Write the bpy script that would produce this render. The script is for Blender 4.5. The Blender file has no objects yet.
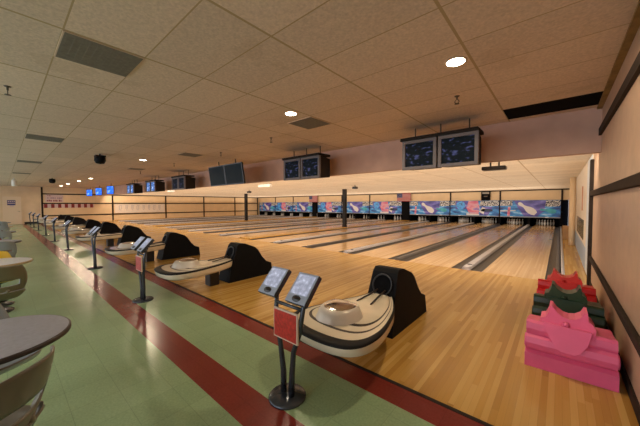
import bpy, bmesh, math, random
from mathutils import Vector, Matrix
random.seed(7)
PI = math.pi
C = bpy.context.scene.collection
S = bpy.context.scene

# ------------------------------------------------------------------ camera
cam_d = bpy.data.cameras.new('camera'); cam = bpy.data.objects.new('camera', cam_d); C.objects.link(cam)
yaw, pitch, roll = -0.71347, -0.03304, -0.00308
Fw = Vector((math.sin(yaw)*math.cos(pitch), math.cos(yaw)*math.cos(pitch), math.sin(pitch)))
Rt = Vector((math.cos(yaw), -math.sin(yaw), 0)); Up = Rt.cross(Fw)
R2 = math.cos(roll)*Rt + math.sin(roll)*Up; U2 = -math.sin(roll)*Rt + math.cos(roll)*Up
cam.matrix_world = Matrix(((R2.x, U2.x, -Fw.x, 0), (R2.y, U2.y, -Fw.y, 0), (R2.z, U2.z, -Fw.z, 1.5526), (0, 0, 0, 1)))
cam_d.sensor_width = 36; cam_d.lens = 36*276.68/640; cam_d.clip_start = 0.02; cam_d.clip_end = 200
S.camera = cam
# ------------------------------------------------------------------ world, lights, exposure
W = bpy.data.worlds.new('world'); S.world = W; W.use_nodes = True
W.node_tree.nodes['Background'].inputs[0].default_value = (0.80, 0.86, 1.0, 1)
W.node_tree.nodes['Background'].inputs[1].default_value = 2.0
S.view_settings.view_transform = 'Standard'; S.view_settings.look = 'None'
S.view_settings.exposure = 0.35; S.view_settings.gamma = 1.0; S.view_settings.use_curve_mapping = False

def area(name, loc, sx, sy, power, col, rot=(0, 0, 0), spread=PI):
    d = bpy.data.lights.new(name, 'AREA'); d.shape = 'RECTANGLE'; d.size = sx; d.size_y = sy
    d.energy = power; d.color = col; d.spread = spread
    o = bpy.data.objects.new(name, d); o.location = loc; o.rotation_euler = rot; C.objects.link(o); return o
LN = (1.0, 0.84, 0.66)
# strip lighting over the lanes: one row behind the soffit
for i, x in enumerate((-2.5, -9.0, -16.0, -23.0, -29.5)):
    area('lane_strip_light', (x, 6.45, 2.42), 5.5, 0.10, 80, LN, (math.radians(60), 0, 0))
for x in (-4.0, -10.0, -16.0, -22.0, -28.6):  # added floating fill, unseen from behind, to brighten the masking units
    area('mask_fill_light', (x, 20.5, 1.95), 5.5, 0.3, 24, (1, 0.92, 0.80), (math.radians(82), 0, 0))
# added mid-air fill without fixtures, brightens the low ceiling over the lanes
for x in (-4.0, -12.0, -20.0, -28.6):
    for y in (9.3, 13.8, 18.3, 21.9):
        area('lane_ceiling_fill', (x, y, 1.85), 8.0, 4.4 if y < 20 else 3.0, 54, LN, (PI, 0, 0))
# unseen fill lights added behind the camera to lift the concourse
for x in (-3.0, -12.0, -22.0):
    area('rear_fill_light', (x, -4.5, 2.7), 3.0, 1.2, 75, (1, 0.93, 0.84), (math.radians(25), 0, 0))

# ------------------------------------------------------------------ materials
def mat(name, col, rough=0.5, metal=0.0, spec=0.5, emit=None, es=0.0, trans=0.0, noise=0.0, nscale=8.0, bump=0.0, bscale=60.0, coat=0.0):
    m = bpy.data.materials.new(name); m.use_nodes = True
    nt = m.node_tree; b = nt.nodes['Principled BSDF']
    b.inputs['Base Color'].default_value = (*col, 1); b.inputs['Roughness'].default_value = rough
    b.inputs['Metallic'].default_value = metal; b.inputs['Specular IOR Level'].default_value = spec
    b.inputs['Transmission Weight'].default_value = trans; b.inputs['Coat Weight'].default_value = coat
    if emit: b.inputs['Emission Color'].default_value = (*emit, 1); b.inputs['Emission Strength'].default_value = es
    tc = nt.nodes.new('ShaderNodeTexCoord')
    if noise > 0:
        n = nt.nodes.new('ShaderNodeTexNoise'); n.inputs['Scale'].default_value = nscale; n.inputs['Detail'].default_value = 4
        nt.links.new(tc.outputs['Object'], n.inputs['Vector'])
        r = nt.nodes.new('ShaderNodeMapRange'); r.inputs['To Min'].default_value = 1-noise; r.inputs['To Max'].default_value = 1+noise
        r.inputs['From Min'].default_value = 0.3; r.inputs['From Max'].default_value = 0.7
        nt.links.new(n.outputs['Fac'], r.inputs['Value'])
        v = nt.nodes.new('ShaderNodeVectorMath'); v.operation = 'SCALE'; v.inputs[0].default_value = col
        nt.links.new(r.outputs['Result'], v.inputs['Scale']); nt.links.new(v.outputs['Vector'], b.inputs['Base Color'])
    if bump > 0:
        n2 = nt.nodes.new('ShaderNodeTexNoise'); n2.inputs['Scale'].default_value = bscale; n2.inputs['Detail'].default_value = 3
        nt.links.new(tc.outputs['Object'], n2.inputs['Vector'])
        bp = nt.nodes.new('ShaderNodeBump'); bp.inputs['Strength'].default_value = bump; bp.inputs['Distance'].default_value = 0.005
        nt.links.new(n2.outputs['Fac'], bp.inputs['Height']); nt.links.new(bp.outputs['Normal'], b.inputs['Normal'])
    return m

class NT:
    def __init__(s, m): s.t = m.node_tree; s.b = s.t.nodes['Principled BSDF']
    def math(s, op, a, b=None, c=None):
        n = s.t.nodes.new('ShaderNodeMath'); n.operation = op
        for i, x in enumerate((a, b, c)):
            if x is None: continue
            if hasattr(x, 'links'): s.t.links.new(x, n.inputs[i])
            else: n.inputs[i].default_value = x
        return n.outputs[0]
    def pos(s):
        n = s.t.nodes.new('ShaderNodeTexCoord'); x = s.t.nodes.new('ShaderNodeSeparateXYZ')
        s.t.links.new(n.outputs['Object'], x.inputs[0]); s.co = n.outputs['Object']; return x.outputs
    def mix(s, f, a, b, mode='MIX'):
        n = s.t.nodes.new('ShaderNodeMix'); n.data_type = 'RGBA'; n.blend_type = mode
        for sock, x in ((n.inputs[0], f), (n.inputs[6], a), (n.inputs[7], b)):
            if hasattr(x, 'links'): s.t.links.new(x, sock)
            else: sock.default_value = x if isinstance(x, (int, float)) else (*x, 1)
        return n.outputs[2]
    def noise(s, vec, scale, detail=3, out='Fac'):
        n = s.t.nodes.new('ShaderNodeTexNoise'); n.inputs['Scale'].default_value = scale; n.inputs['Detail'].default_value = detail
        s.t.links.new(vec, n.inputs['Vector']); return n.outputs[out]
    def comb(s, x, y, z=0.0):
        n = s.t.nodes.new('ShaderNodeCombineXYZ')
        for i, q in enumerate((x, y, z)):
            if hasattr(q, 'links'): s.t.links.new(q, n.inputs[i])
            else: n.inputs[i].default_value = q
        return n.outputs[0]
    def white(s, vec):
        n = s.t.nodes.new('ShaderNodeTexWhiteNoise'); n.noise_dimensions = '2D'; s.t.links.new(vec, n.inputs['Vector']); return n.outputs['Value']
    def ramp(s, f, stops):
        n = s.t.nodes.new('ShaderNodeValToRGB'); e = n.color_ramp.elements
        e[0].position, e[0].color = stops[0][0], (*stops[0][1], 1); e[1].position, e[1].color = stops[-1][0], (*stops[-1][1], 1)
        for p, c in stops[1:-1]:
            k = e.new(p); k.color = (*c, 1)
        s.t.links.new(f, n.inputs[0]); return n.outputs[0]
    def col(s, c): s.t.links.new(c, s.b.inputs['Base Color'])
    def rough(s, c): s.t.links.new(c, s.b.inputs['Roughness'])
    def bump(s, h, st=0.3, d=0.005):
        n = s.t.nodes.new('ShaderNodeBump'); n.inputs['Strength'].default_value = st; n.inputs['Distance'].default_value = d
        s.t.links.new(h, n.inputs['Height']); s.t.links.new(n.outputs[0], s.b.inputs['Normal'])

def mk_floor_tile(name, c1, c2, rough):
    m = mat(name, c1, rough); n = NT(m); p = n.pos()
    fx = n.math('FLOOR', n.math('DIVIDE', p[0], 0.305)); fy = n.math('FLOOR', n.math('DIVIDE', p[1], 0.305))
    w = n.white(n.comb(fx, fy)); big = n.noise(n.co, 0.8, 3); fine = n.noise(n.co, 60, 3)
    f = n.math('ADD', n.math('MULTIPLY', w, 0.12), n.math('ADD', n.math('MULTIPLY', big, 0.2), n.math('MULTIPLY', fine, 0.62)))
    c = n.ramp(f, [(0.25, c1), (0.8, c2)])
    gx = n.math('ABSOLUTE', n.math('SUBTRACT', n.math('FRACT', n.math('DIVIDE', p[0], 0.305)), 0.5))
    gy = n.math('ABSOLUTE', n.math('SUBTRACT', n.math('FRACT', n.math('DIVIDE', p[1], 0.305)), 0.5))
    g = n.math('GREATER_THAN', n.math('MAXIMUM', gx, gy), 0.494)
    n.col(n.mix(n.math('MULTIPLY', g, 0.35), c, tuple(q*0.45 for q in c1)))
    n.rough(n.math('ADD', n.math('MULTIPLY', n.noise(n.co, 2.5, 4), 0.12), rough-0.10))
    n.bump(n.noise(n.co, 4.0, 2), 0.12, 0.01)
    return m
GREEN = mk_floor_tile('green_tile', (0.235, 0.345, 0.18), (0.37, 0.50, 0.285), 0.26)
RED = mk_floor_tile('red_tile', (0.16, 0.020, 0.014), (0.25, 0.036, 0.026), 0.27)

def mk_wood(name, cols, bw, rough, length=1.6):
    m = mat(name, cols[0], rough); n = NT(m); p = n.pos()
    fx = n.math('FLOOR', n.math('DIVIDE', p[0], bw))
    off = n.math('MULTIPLY', n.white(n.comb(fx, 3.3)), length)
    fy = n.math('FLOOR', n.math('DIVIDE', n.math('ADD', p[1], off), length))
    w = n.white(n.comb(fx, fy))
    gr = n.noise(n.comb(n.math('MULTIPLY', p[0], 60.0), n.math('MULTIPLY', p[1], 2.0)), 1.0, 4)
    wide = n.noise(n.comb(n.math('MULTIPLY', p[0], 3.0), n.math('MULTIPLY', p[1], 0.35)), 1.0, 2)
    f = n.math('ADD', n.math('MULTIPLY', w, 0.62), n.math('ADD', n.math('MULTIPLY', gr, 0.2), n.math('MULTIPLY', wide, 0.25)))
    c = n.ramp(f, [(0.12, cols[0]), (0.5, cols[1]), (0.9, cols[2])])
    g = n.math('GREATER_THAN', n.math('ABSOLUTE', n.math('SUBTRACT', n.math('FRACT', n.math('DIVIDE', p[0], bw)), 0.5)), 0.475)
    n.col(n.mix(n.math('MULTIPLY', g, 0.25), c, tuple(q*0.4 for q in cols[0])))
    n.rough(n.math('ADD', n.math('MULTIPLY', n.noise(n.co, 1.5, 4), 0.14), rough-0.07))
    return m
WOOD = mk_wood('approach_wood', [(0.37, 0.18, 0.033), (0.51, 0.285, 0.062), (0.63, 0.395, 0.118)], 0.045, 0.24)
LANE = mk_wood('lane_wood', [(0.52, 0.31, 0.13), (0.62, 0.40, 0.19), (0.72, 0.50, 0.27)], 0.035, 0.16, 3.0)

def mk_ceiling(name, tilec, teec):
    m = mat(name, tilec, 0.95, spec=0.1); n = NT(m); p = n.pos()
    ux = n.math('DIVIDE', n.math('SUBTRACT', p[0], -0.713-1.2427*40), 1.2427); uy = n.math('DIVIDE', n.math('SUBTRACT', p[1], 2.218-0.61*60), 0.61)
    ax = n.math('ABSOLUTE', n.math('SUBTRACT', n.math('FRACT', n.math('ADD', ux, 0.5)), 0.5))
    ay = n.math('ABSOLUTE', n.math('SUBTRACT', n.math('FRACT', n.math('ADD', uy, 0.5)), 0.5))
    tx = n.math('LESS_THAN', ax, 0.0105); ty = n.math('LESS_THAN', ay, 0.0105)
    w = n.white(n.comb(n.math('FLOOR', ux), n.math('FLOOR', uy)))
    f = n.math('ADD', n.math('MULTIPLY', w, 0.14), n.math('MULTIPLY', n.noise(n.co, 45, 5), 0.86))
    c = n.ramp(f, [(0.2, tuple(q*0.74 for q in tilec)), (0.8, tuple(min(1, q*1.14) for q in tilec))])
    st = n.math('GREATER_THAN', n.noise(n.co, 0.9, 5), 0.66)
    c = n.mix(n.math('MULTIPLY', st, 0.12), c, (0.30, 0.19, 0.08))
    n.col(n.mix(n.math('MAXIMUM', tx, ty), c, teec))
    h = n.math('ADD', n.noise(n.co, 70, 4), n.math('MULTIPLY', n.math('MAXIMUM', tx, ty), 2.0))
    n.bump(h, 0.35, 0.004)
    return m
CEIL = mk_ceiling('ceiling_tile', (0.74, 0.61, 0.50), (0.46, 0.35, 0.21))
LCEIL = mk_ceiling('lane_ceiling_tile', (0.78, 0.67, 0.53), (0.48, 0.36, 0.23))

SOFF = mat('soffit_paint', (0.56, 0.35, 0.26), 0.8, noise=0.08, nscale=3)
WALLR = mat('tan_wall_panel', (0.48, 0.33, 0.23), 0.42, noise=0.08, nscale=6, bump=0.2, bscale=25)
WALLL = mat('cream_wall', (0.70, 0.50, 0.31), 0.7, noise=0.06, nscale=2)
PANEL = mat('lane_wall_panel', (0.78, 0.57, 0.34), 0.6, noise=0.05, nscale=2)
TRIM = mat('dark_trim', (0.030, 0.020, 0.015), 0.75, spec=0.15, noise=0.2, nscale=20)
PALE = mat('pale_blue_wall', (0.36, 0.44, 0.55), 0.5, noise=0.08)
OFFW = mat('off_white_wall', (0.75, 0.66, 0.54), 0.6, noise=0.06)
BLACK = mat('black_plastic', (0.012, 0.012, 0.014), 0.32, noise=0.2, nscale=30, bump=0.15, bscale=120)
PITB = mat('pit_black', (0.006, 0.006, 0.007), 0.9, spec=0.05)
HOODM = mat('hood_black', (0.005, 0.005, 0.006), 0.6, spec=0.12, noise=0.25, nscale=10, bump=0.3, bscale=90)
CREAM = mat('cream_fibreglass', (0.78, 0.69, 0.53), 0.22, noise=0.04, nscale=6, coat=0.4)
SILV = mat('silver_grey_plastic', (0.66, 0.60, 0.52), 0.28, metal=0.1, noise=0.05)
CHROME = mat('chrome', (0.75, 0.72, 0.68), 0.15, metal=1.0, noise=0.05, nscale=30)
BROWN = mat('brown_stripe', (0.03, 0.018, 0.012), 0.5)
RUB = mat('black_rubber', (0.010, 0.009, 0.009), 0.6, spec=0.2)
GUT = mat('gutter_grey', (0.045, 0.042, 0.042), 0.4, noise=0.2, nscale=3)
CAPM = mat('return_cap_grey', (0.50, 0.49, 0.52), 0.35, noise=0.12, nscale=5)
CAPD = mat('divider_cap_dark', (0.13, 0.12, 0.12), 0.35, noise=0.15, nscale=5)
POST = mat('console_grey_metal', (0.07, 0.08, 0.095), 0.25, metal=0.6, noise=0.1)
REDP = mat('red_panel', (0.42, 0.025, 0.015), 0.4, noise=0.35, nscale=40)
BEIGE = mat('beige_frame', (0.62, 0.48, 0.36), 0.5)
TVG = mat('tv_grey_plastic', (0.125, 0.10, 0.095), 0.5, noise=0.06)
TVB = mat('tv_back_dark', (0.022, 0.016, 0.012), 0.7, spec=0.15)
ROD = mat('hanger_metal', (0.10, 0.08, 0.06), 0.5, metal=0.5)
LCDD = mat('lcd_screen_off', (0.022, 0.030, 0.036), 0.5, spec=0.04)
LAMP = mat('lamp_lens', (1, 1, 1), 0.4, emit=(1, 0.90, 0.74), es=22.0)
LRING = mat('lamp_trim_ring', (0.55, 0.42, 0.30), 0.5)
GRILL = mat('vent_grey', (0.17, 0.155, 0.13), 0.8, noise=0.15, nscale=25)
TTOP = mat('grey_laminate', (0.36, 0.37, 0.45), 0.3, noise=0.10, nscale=40)
TTOPW = mat('white_laminate', (0.88, 0.88, 0.95), 0.3, noise=0.06, nscale=25)
TEDGE = mat('table_edge_dark', (0.035, 0.022, 0.022), 0.35)
TEDGEW = mat('table_edge_tan', (0.48, 0.36, 0.20), 0.4)
SHELLT = mat('tan_grey_shell', (0.15, 0.13, 0.095), 0.3, noise=0.06, nscale=5)
SHELLG = mat('blue_grey_shell', (0.33, 0.36, 0.40), 0.22, noise=0.06, nscale=5)
SHELLY = mat('yellow_shell', (0.70, 0.45, 0.03), 0.3)
SHELLO = mat('olive_shell', (0.17, 0.15, 0.09), 0.3)
SHELLR = mat('maroon_shell', (0.16, 0.02, 0.02), 0.3)
PINK = mat('pink_plastic', (0.78, 0.12, 0.26), 0.4, noise=0.07, nscale=5)
DGREEN = mat('dark_green_plastic', (0.007, 0.030, 0.014), 0.35, noise=0.2, nscale=6)
REDPL = mat('red_plastic', (0.62, 0.012, 0.014), 0.38, noise=0.08, nscale=5)
PINW = mat('pin_white', (0.80, 0.78, 0.74), 0.3)
PINR = mat('pin_red_stripe', (0.6, 0.02, 0.02), 0.4)
DOORM = mat('cream_door', (0.74, 0.55, 0.37), 0.6)
PAPER = mat('lilac_paper', (0.62, 0.46, 0.44), 0.8, noise=0.06)
LPAPER = mat('banner_paper', (0.74, 0.64, 0.54), 0.8, noise=0.05)
INKP = mat('purple_ink', (0.24, 0.15, 0.24), 0.8)
INKR = mat('dark_red_ink', (0.25, 0.03, 0.03), 0.8)
INKB = mat('navy_ink', (0.05, 0.05, 0.16), 0.8)
INKG = mat('grey_ink', (0.50, 0.45, 0.45), 0.8)
WHT = mat('white_paint', (0.78, 0.74, 0.68), 0.5)

def mk_screen(name, base, emis, hi, scale, st):
    m = mat(name, base, 0.5, spec=0.04); n = NT(m); p = n.pos()
    v = n.comb(n.math('MULTIPLY', p[0], scale), n.math('MULTIPLY', p[1], scale), n.math('MULTIPLY', p[2], scale*2.2))
    f = n.noise(v, 1.0, 3)
    c = n.ramp(f, [(0.35, base), (0.56, emis), (0.68, hi)])
    n.t.links.new(c, n.b.inputs['Emission Color']); n.b.inputs['Emission Strength'].default_value = st
    return m
SCR_D = mk_screen('scoreboard_screen_dark', (0.006, 0.008, 0.010), (0.008, 0.012, 0.016), (0.14, 0.15, 0.36), 11, 0.32)
SCR_B = mk_screen('scoreboard_screen_blue', (0.02, 0.04, 0.12), (0.08, 0.20, 0.55), (0.7, 0.8, 0.95), 8, 1.0)
SCR_BR = mk_screen('bright_blue_screen', (0.01, 0.06, 0.5), (0.03, 0.18, 1.0), (0.35, 0.6, 1.0), 5, 1.1)
SCR_C = mk_screen('console_screen', (0.15, 0.16, 0.20), (0.25, 0.26, 0.33), (0.42, 0.44, 0.52), 28, 1.05)

# ------------------------------------------------------------------ mesh helpers
class MB:
    """collects shapes into one mesh with several materials"""
    def __init__(s): s.bm = bmesh.new(); s.mats = []
    def mi(s, m):
        if m not in s.mats: s.mats.append(m)
        return s.mats.index(m)
    def face(s, vs, m, smooth=False):
        try: f = s.bm.faces.new(vs)
        except ValueError: return None
        f.material_index = s.mi(m); f.smooth = smooth; return f
    def box(s, x0, x1, y0, y1, z0, z1, m, bev=0.0):
        v = [s.bm.verts.new(p) for p in ((x0,y0,z0),(x1,y0,z0),(x1,y1,z0),(x0,y1,z0),(x0,y0,z1),(x1,y0,z1),(x1,y1,z1),(x0,y1,z1))]
        fs = [s.face([v[i] for i in q], m) for q in ((0,3,2,1),(4,5,6,7),(0,1,5,4),(1,2,6,5),(2,3,7,6),(3,0,4,7))]
        if bev > 0:
            es = list({e for f in fs for e in f.edges})
            bmesh.ops.bevel(s.bm, geom=es, offset=bev, segments=2, affect='EDGES', profile=0.5)
        return v
    def loft(s, rings, m, close=True, cap0=True, cap1=True, smooth=True, mats=None):
        R = [[s.bm.verts.new(p) for p in r] for r in rings]; n = len(R[0])
        for k in range(len(R)-1):
            mm = mats[k] if mats else m
            for i in range(n if close else n-1):
                j = (i+1) % n; s.face([R[k][i], R[k][j], R[k+1][j], R[k+1][i]], mm, smooth)
        if cap0: s.face(list(reversed(R[0])), mats[0] if mats else m)
        if cap1: s.face(R[-1], mats[-1] if mats else m)
        return R
    def tube(s, pts, r, m, n=10, rs=None, caps=True):
        pts = [Vector(p) for p in pts]; rings = []; prev = None
        for i, p in enumerate(pts):
            d = (pts[min(i+1, len(pts)-1)] - pts[max(i-1, 0)]).normalized()
            a = prev if prev else (Vector((0, 0, 1)) if abs(d.z) < 0.9 else Vector((1, 0, 0)))
            u = (a - d*a.dot(d)).normalized(); w = d.cross(u); prev = u
            rr = rs[i] if rs else r
            rings.append([p + u*rr*math.cos(2*PI*k/n) + w*rr*math.sin(2*PI*k/n) for k in range(n)])
        s.loft(rings, m, cap0=caps, cap1=caps)
    def lathe(s, prof, m, n=24, c=(0, 0), mats=None, sx=1, sy=1):
        rings = [[(c[0]+sx*r*math.cos(2*PI*k/n), c[1]+sy*r*math.sin(2*PI*k/n), z) for k in range(n)] for r, z in prof]
        s.loft(rings, m, mats=mats, cap0=prof[0][0] > 1e-4, cap1=prof[-1][0] > 1e-4)
    def prism(s, poly, fn, d0, d1, m, bev=0.0, smooth=False):
        """poly: 2D outline; fn(a, b, d) -> 3D point; extruded from d0 to d1"""
        A = [s.bm.verts.new(fn(a, b, d0)) for a, b in poly]; B = [s.bm.verts.new(fn(a, b, d1)) for a, b in poly]
        n = len(A); fs = [s.face(A, m), s.face(list(reversed(B)), m)]
        for i in range(n): fs.append(s.face([A[i], B[i], B[(i+1) % n], A[(i+1) % n]], m, smooth))
        fs = [f for f in fs if f]
        if bev > 0:
            es = [e for e in {e for f in fs for e in f.edges} if len(e.link_faces) == 2 and e.calc_face_angle(0) > 0.35]
            bmesh.ops.bevel(s.bm, geom=es, offset=bev, segments=2, affect='EDGES', profile=0.5)
    def build(s, name, parent=None, loc=None, rot=None):
        bmesh.ops.recalc_face_normals(s.bm, faces=s.bm.faces)
        me = bpy.data.meshes.new(name); s.bm.to_mesh(me); s.bm.free()
        for m in s.mats: me.materials.append(m)
        o = bpy.data.objects.new(name, me); C.objects.link(o)
        if parent: o.parent = parent
        if loc: o.location = loc
        if rot: o.rotation_euler = rot
        return o
def tag(o, label=None, cat=None, group=None, kind=None):
    if label: o['label'] = label
    if cat: o['category'] = cat
    if group: o['group'] = group
    if kind: o['kind'] = kind
    return o
def empty(name, loc, label, cat, group=None, rz=0.0):
    o = bpy.data.objects.new(name, None); C.objects.link(o); o.location = loc; o.rotation_euler = (0, 0, rz)
    o.empty_display_size = 0.1
    return tag(o, label, cat, group)
def copy_tree(o, parent=None):
    c = o.copy(); C.objects.link(c)
    if parent: c.parent = parent
    for ch in list(o.children): copy_tree(ch, c)
    return c
def boxobj(name, x0, x1, y0, y1, z0, z1, m, parent=None, bev=0.0):
    b = MB(); b.box(x0, x1, y0, y1, z0, z1, m, bev); return b.build(name, parent)
def struct(o, label=None):
    o['kind'] = 'structure'
    if label: o['label'] = label
    return o
ORD = ['first', 'second', 'third', 'fourth', 'fifth', 'sixth', 'seventh', 'eighth', 'ninth', 'tenth', 'eleventh', 'twelfth',
       'thirteenth', 'fourteenth', 'fifteenth', 'sixteenth', 'seventeenth', 'eighteenth', 'nineteenth']
def px(k): return -1.63 - 3.45*k - 0.7*(k//3)
def nth(k, what='from the right wall'): return ORD[k] + ' ' + what

# ------------------------------------------------------------------ the setting
XR, XL, YF, YB, YFAR, ZC, ZL, YS = 0.47, -32.7, 7.10, 2.21, 24.2, 3.034, 2.5, 6.1
b = MB()
b.box(XL-0.1, XR+0.1, -6.0, 1.07, -0.08, 0, GREEN); b.box(XL-0.1, XR+0.1, 1.07, 1.355, -0.08, 0, RED)
b.box(XL-0.1, XR+0.1, 1.355, 1.95, -0.08, 0, GREEN); b.box(XL-0.1, XR+0.1, 1.95, YB-0.035, -0.08, 0, RED)
struct(b.build('floor'), 'green tiled floor with two dark red stripes')
b = MB(); b.box(XL, XR, YB+0.0, YF, -0.08, 0.0, WOOD)
struct(b.build('floor'), 'golden wooden approach in front of the lanes')
struct(boxobj('trim_1', XL, XR, YB-0.035, YB, -0.08, 0.004, TRIM), 'black nosing strip along the edge of the wooden approach')
struct(boxobj('floor', XL, XR, YF, 27.0, -0.3, -0.085, PITB), 'dark slab under the lanes')
struct(boxobj('floor', 0.12, XR, YF, YFAR+0.2, -0.085, 0.0, WOOD), 'wooden walkway strip beside the right wall')
struct(boxobj('ceiling', XL-0.1, XR+0.1, -6.0, YS+0.15, ZC, ZC+0.08, CEIL), 'brown-grey suspended tile ceiling')
struct(boxobj('ceiling', XL-0.1, XR+0.1, YS+0.12, 27.0, ZL, ZL+0.08, LCEIL), 'lower bright suspended ceiling over the lanes')
b = MB(); b.box(XL, XR, YS, YS+0.12, 2.34, ZC, SOFF)
struct(b.build('wall_soffit'), 'mauve-brown drop soffit above the foul line')
# right wall: near tan part with trims, end post, paler part beyond
YP = 7.3
struct(boxobj('wall_right', XR, XR+0.1, -6.0, YP, 0, ZC, WALLR), 'tan panelled right wall')
b = MB(); b.box(XR, XR+0.1, YP, 26.0, 0.0, 0.52, PALE); b.box(XR, XR+0.1, YP, 26.0, 0.52, ZL, OFFW)
b.box(XR-0.012, XR, 7.45, 8.6, 0.05, ZL-0.02, mat('pale_board', (0.60, 0.66, 0.72), 0.5, noise=0.1))
b.box(XR-0.012, XR+0.0, 9.6, 12.8, 0.62, 1.12, mat('olive_glass', (0.09, 0.075, 0.02), 0.25)); b.box(XR-0.014, XR, 10.2, 10.35, 1.35, 2.0, mat('rust_sign', (0.5, 0.22, 0.12), 0.6))
struct(b.build('wall_right_far'), 'pale wall beside the right-hand lane')
struct(boxobj('trim_2', XR-0.05, XR, YP-0.12, YP+0.04, 0, 2.36, TRIM, bev=0.004), 'dark end post of the right wall')
b = MB(); b.box(XR-0.035, XR, -4.0, 6.09, 2.595, 2.70, TRIM)
struct(b.build('trim_3'), 'dark upper rail on the right wall')
struct(boxobj('trim_4', XR-0.045, XR, -4.0, YP-0.05, 1.68, 1.775, TRIM, bev=0.01), 'dark middle rail on the right wall')
struct(boxobj('trim_5', XR-0.04, XR, -4.0, YP-0.05, 0.50, 0.57, TRIM, bev=0.008), 'dark lower rail on the right wall')
struct(boxobj('baseboard_right', XR-0.02, XR, -4.0, YP-0.05, 0, 0.085, TRIM), 'dark baseboard of the right wall')
b = MB(); b.box(XR-0.06, XR, -4, YS, ZC-0.03, ZC, mat('olive_ceiling_edge', (0.24, 0.15, 0.045), 0.7, noise=0.3, nscale=8)); struct(b.build('trim_6'), 'stained ceiling edge angle')
# left wall
struct(boxobj('wall_left', XL-0.1, XL, -6.0, 2.2, 0, ZC, WALLL), 'cream left wall of the concourse')
struct(boxobj('wall_left_lanes', XL-0.1, XL, 2.2, 27.0, 0, ZC, PANEL), 'tan panelled left wall beside the lanes')
ys = [2.3, 7.12, 11.9, 16.2, 20.45, 24.1]
for i, y in enumerate(ys):
    struct(boxobj('trim_%d' % (7+i), XL, XL+0.05, y-0.06, y+0.06, 0, ZC if i < 1 else 2.5, TRIM), 'dark upright strip on the left lane wall')
for i, z in enumerate((2.46, 1.66, 0.62)):
    struct(boxobj('trim_%d' % (13+i), XL, XL+0.045, 2.3, 24.1, z-0.05, z+0.05, TRIM), 'dark horizontal strip on the left lane wall')
struct(boxobj('baseboard_left', XL, XL+0.03, 1.25, 2.3, 0, 0.16, TRIM), 'black base strip below the left wall')
# far wall above the masking units, pit behind
b = MB(); b.box(XL, XR, YFAR+0.06, YFAR+0.15, 1.77, ZL, PANEL)
struct(b.build('wall_far'), 'cream panelled wall above the masking units')
b = MB(); b.box(XL, XR, 26.2, 26.3, -0.1, 1.9, PITB); b.box(XL, XR, YFAR+0.15, 26.2, 1.85, 1.9, PITB)
struct(b.build('wall_pit'), 'black pit wall behind the pins')
b = MB(); b.box(XL, XR, YFAR, YFAR+0.05, ZL-0.07, ZL, TRIM)
for x in [0.12 - 3.45*k - 0.7*(k//3) for k in range(0, 10)] + [-10.95, -22.0]:
    b.box(x-0.05, x+0.05, YFAR, YFAR+0.05, 1.74, ZL-0.07, TRIM)
struct(b.build('trim_16'), 'dark strips dividing the far wall panels')
# cream service door in the left wall
d = struct(boxobj('door_1', XL+0.001, XL+0.03, 0.12, 1.1, 0.02, 2.2, DOORM), 'cream door in the left wall')
b = MB(); b.box(XL+0.0, XL+0.045, 0.04, 0.12, 0, 2.28, WALLL); b.box(XL, XL+0.045, 1.1, 1.18, 0, 2.28, WALLL); b.box(XL, XL+0.045, 0.12, 1.1, 2.2, 2.28, WALLL)
struct(b.build('door_frame', d)); b = MB(); b.tube([(XL+0.03, 1.02, 1.02), (XL+0.09, 1.02, 1.02), (XL+0.09, 0.9, 1.02)], 0.02, CHROME); b.build('door_handle', d)

# ------------------------------------------------------------------ lanes: beds with gutters, dividers
LW = 1.1
def lane(cx, i):
    t = empty('bowling_lane', (cx, YF, 0), 'glossy maple bowling lane, ' + nth(i), 'bowling lane', 'bowling lanes')
    # aiming arrows are inlaid in the bed
    b = MB(); b.box(-LW/2, LW/2, 0, 18.6, -0.085, 0.0, LANE)
    for q in range(-3, 4):
        y = 4.7 - abs(q)*0.28
        v = [b.bm.verts.new(p) for p in ((q*0.135-0.02, y-0.15, 0.0006), (q*0.135+0.02, y-0.15, 0.0006), (q*0.135, y, 0.0006))]
        b.face(v, BROWN)
    b.build('lane_bed', t)
    for sgn in (-1, 1):
        g = MB(); x0 = LW/2+0.002; x1 = x0+0.23; prof = [(x0, -0.005), (x0+0.03, -0.03), (x0+0.075, -0.045), (x0+0.155, -0.045), (x0+0.2, -0.025), (x1, 0.01), (x1, -0.084), (x0, -0.084)]
        g.prism(prof, lambda a, z, y, s=sgn: (a*s, y, z), 0.0, 17.0, GUT)
        g.build('gutter', t)
    return t
lane_x = []
for k in range(9):
    for s in (1, -1): lane_x.append(px(k) + s*0.88)
for i, x in enumerate(lane_x): lane(x, i)
def divider(x, w, m, label, name='ball_return_track', hood=False, zt=0.03):
    b = MB(); b.prism([(-w/2, -0.084), (-w/2, zt*0.3), (-w/2+0.025, zt), (w/2-0.025, zt), (w/2, zt*0.3), (w/2, -0.084)], lambda a, z, y: (a, y, z), 0.0, 17.0, m)
    if hood: b.lathe([(0.07, zt), (0.065, zt+0.012), (0.0, zt+0.014)], BLACK, 12, (0, 0.35), sx=0.8, sy=0.5)
    o = b.build(name, None, (x, YF+0.005, 0)); tag(o, label, 'lane divider', 'lane dividers'); return o
for k in range(9):
    divider(px(k), 0.185, CAPM, 'light grey ball track cap between a lane pair, ' + nth(k), hood=True, zt=0.065)
bx = [0.11-0.03] 
for k in range(9):
    xl = px(k) - 0.88 - LW/2 - 0.235; xr_next = (px(k+1) + 0.88 + LW/2 + 0.235) if k < 8 else XL+0.02
    divider((xl+xr_next)/2, abs(xl-xr_next)-0.01, CAPD if (k % 3) != 2 else WOOD, ('low dark divider strip between lane pairs, ' if k % 3 != 2 else 'wooden walkway strip between lane pairs, ') + nth(k), 'lane_divider', zt=0.055)
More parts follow.
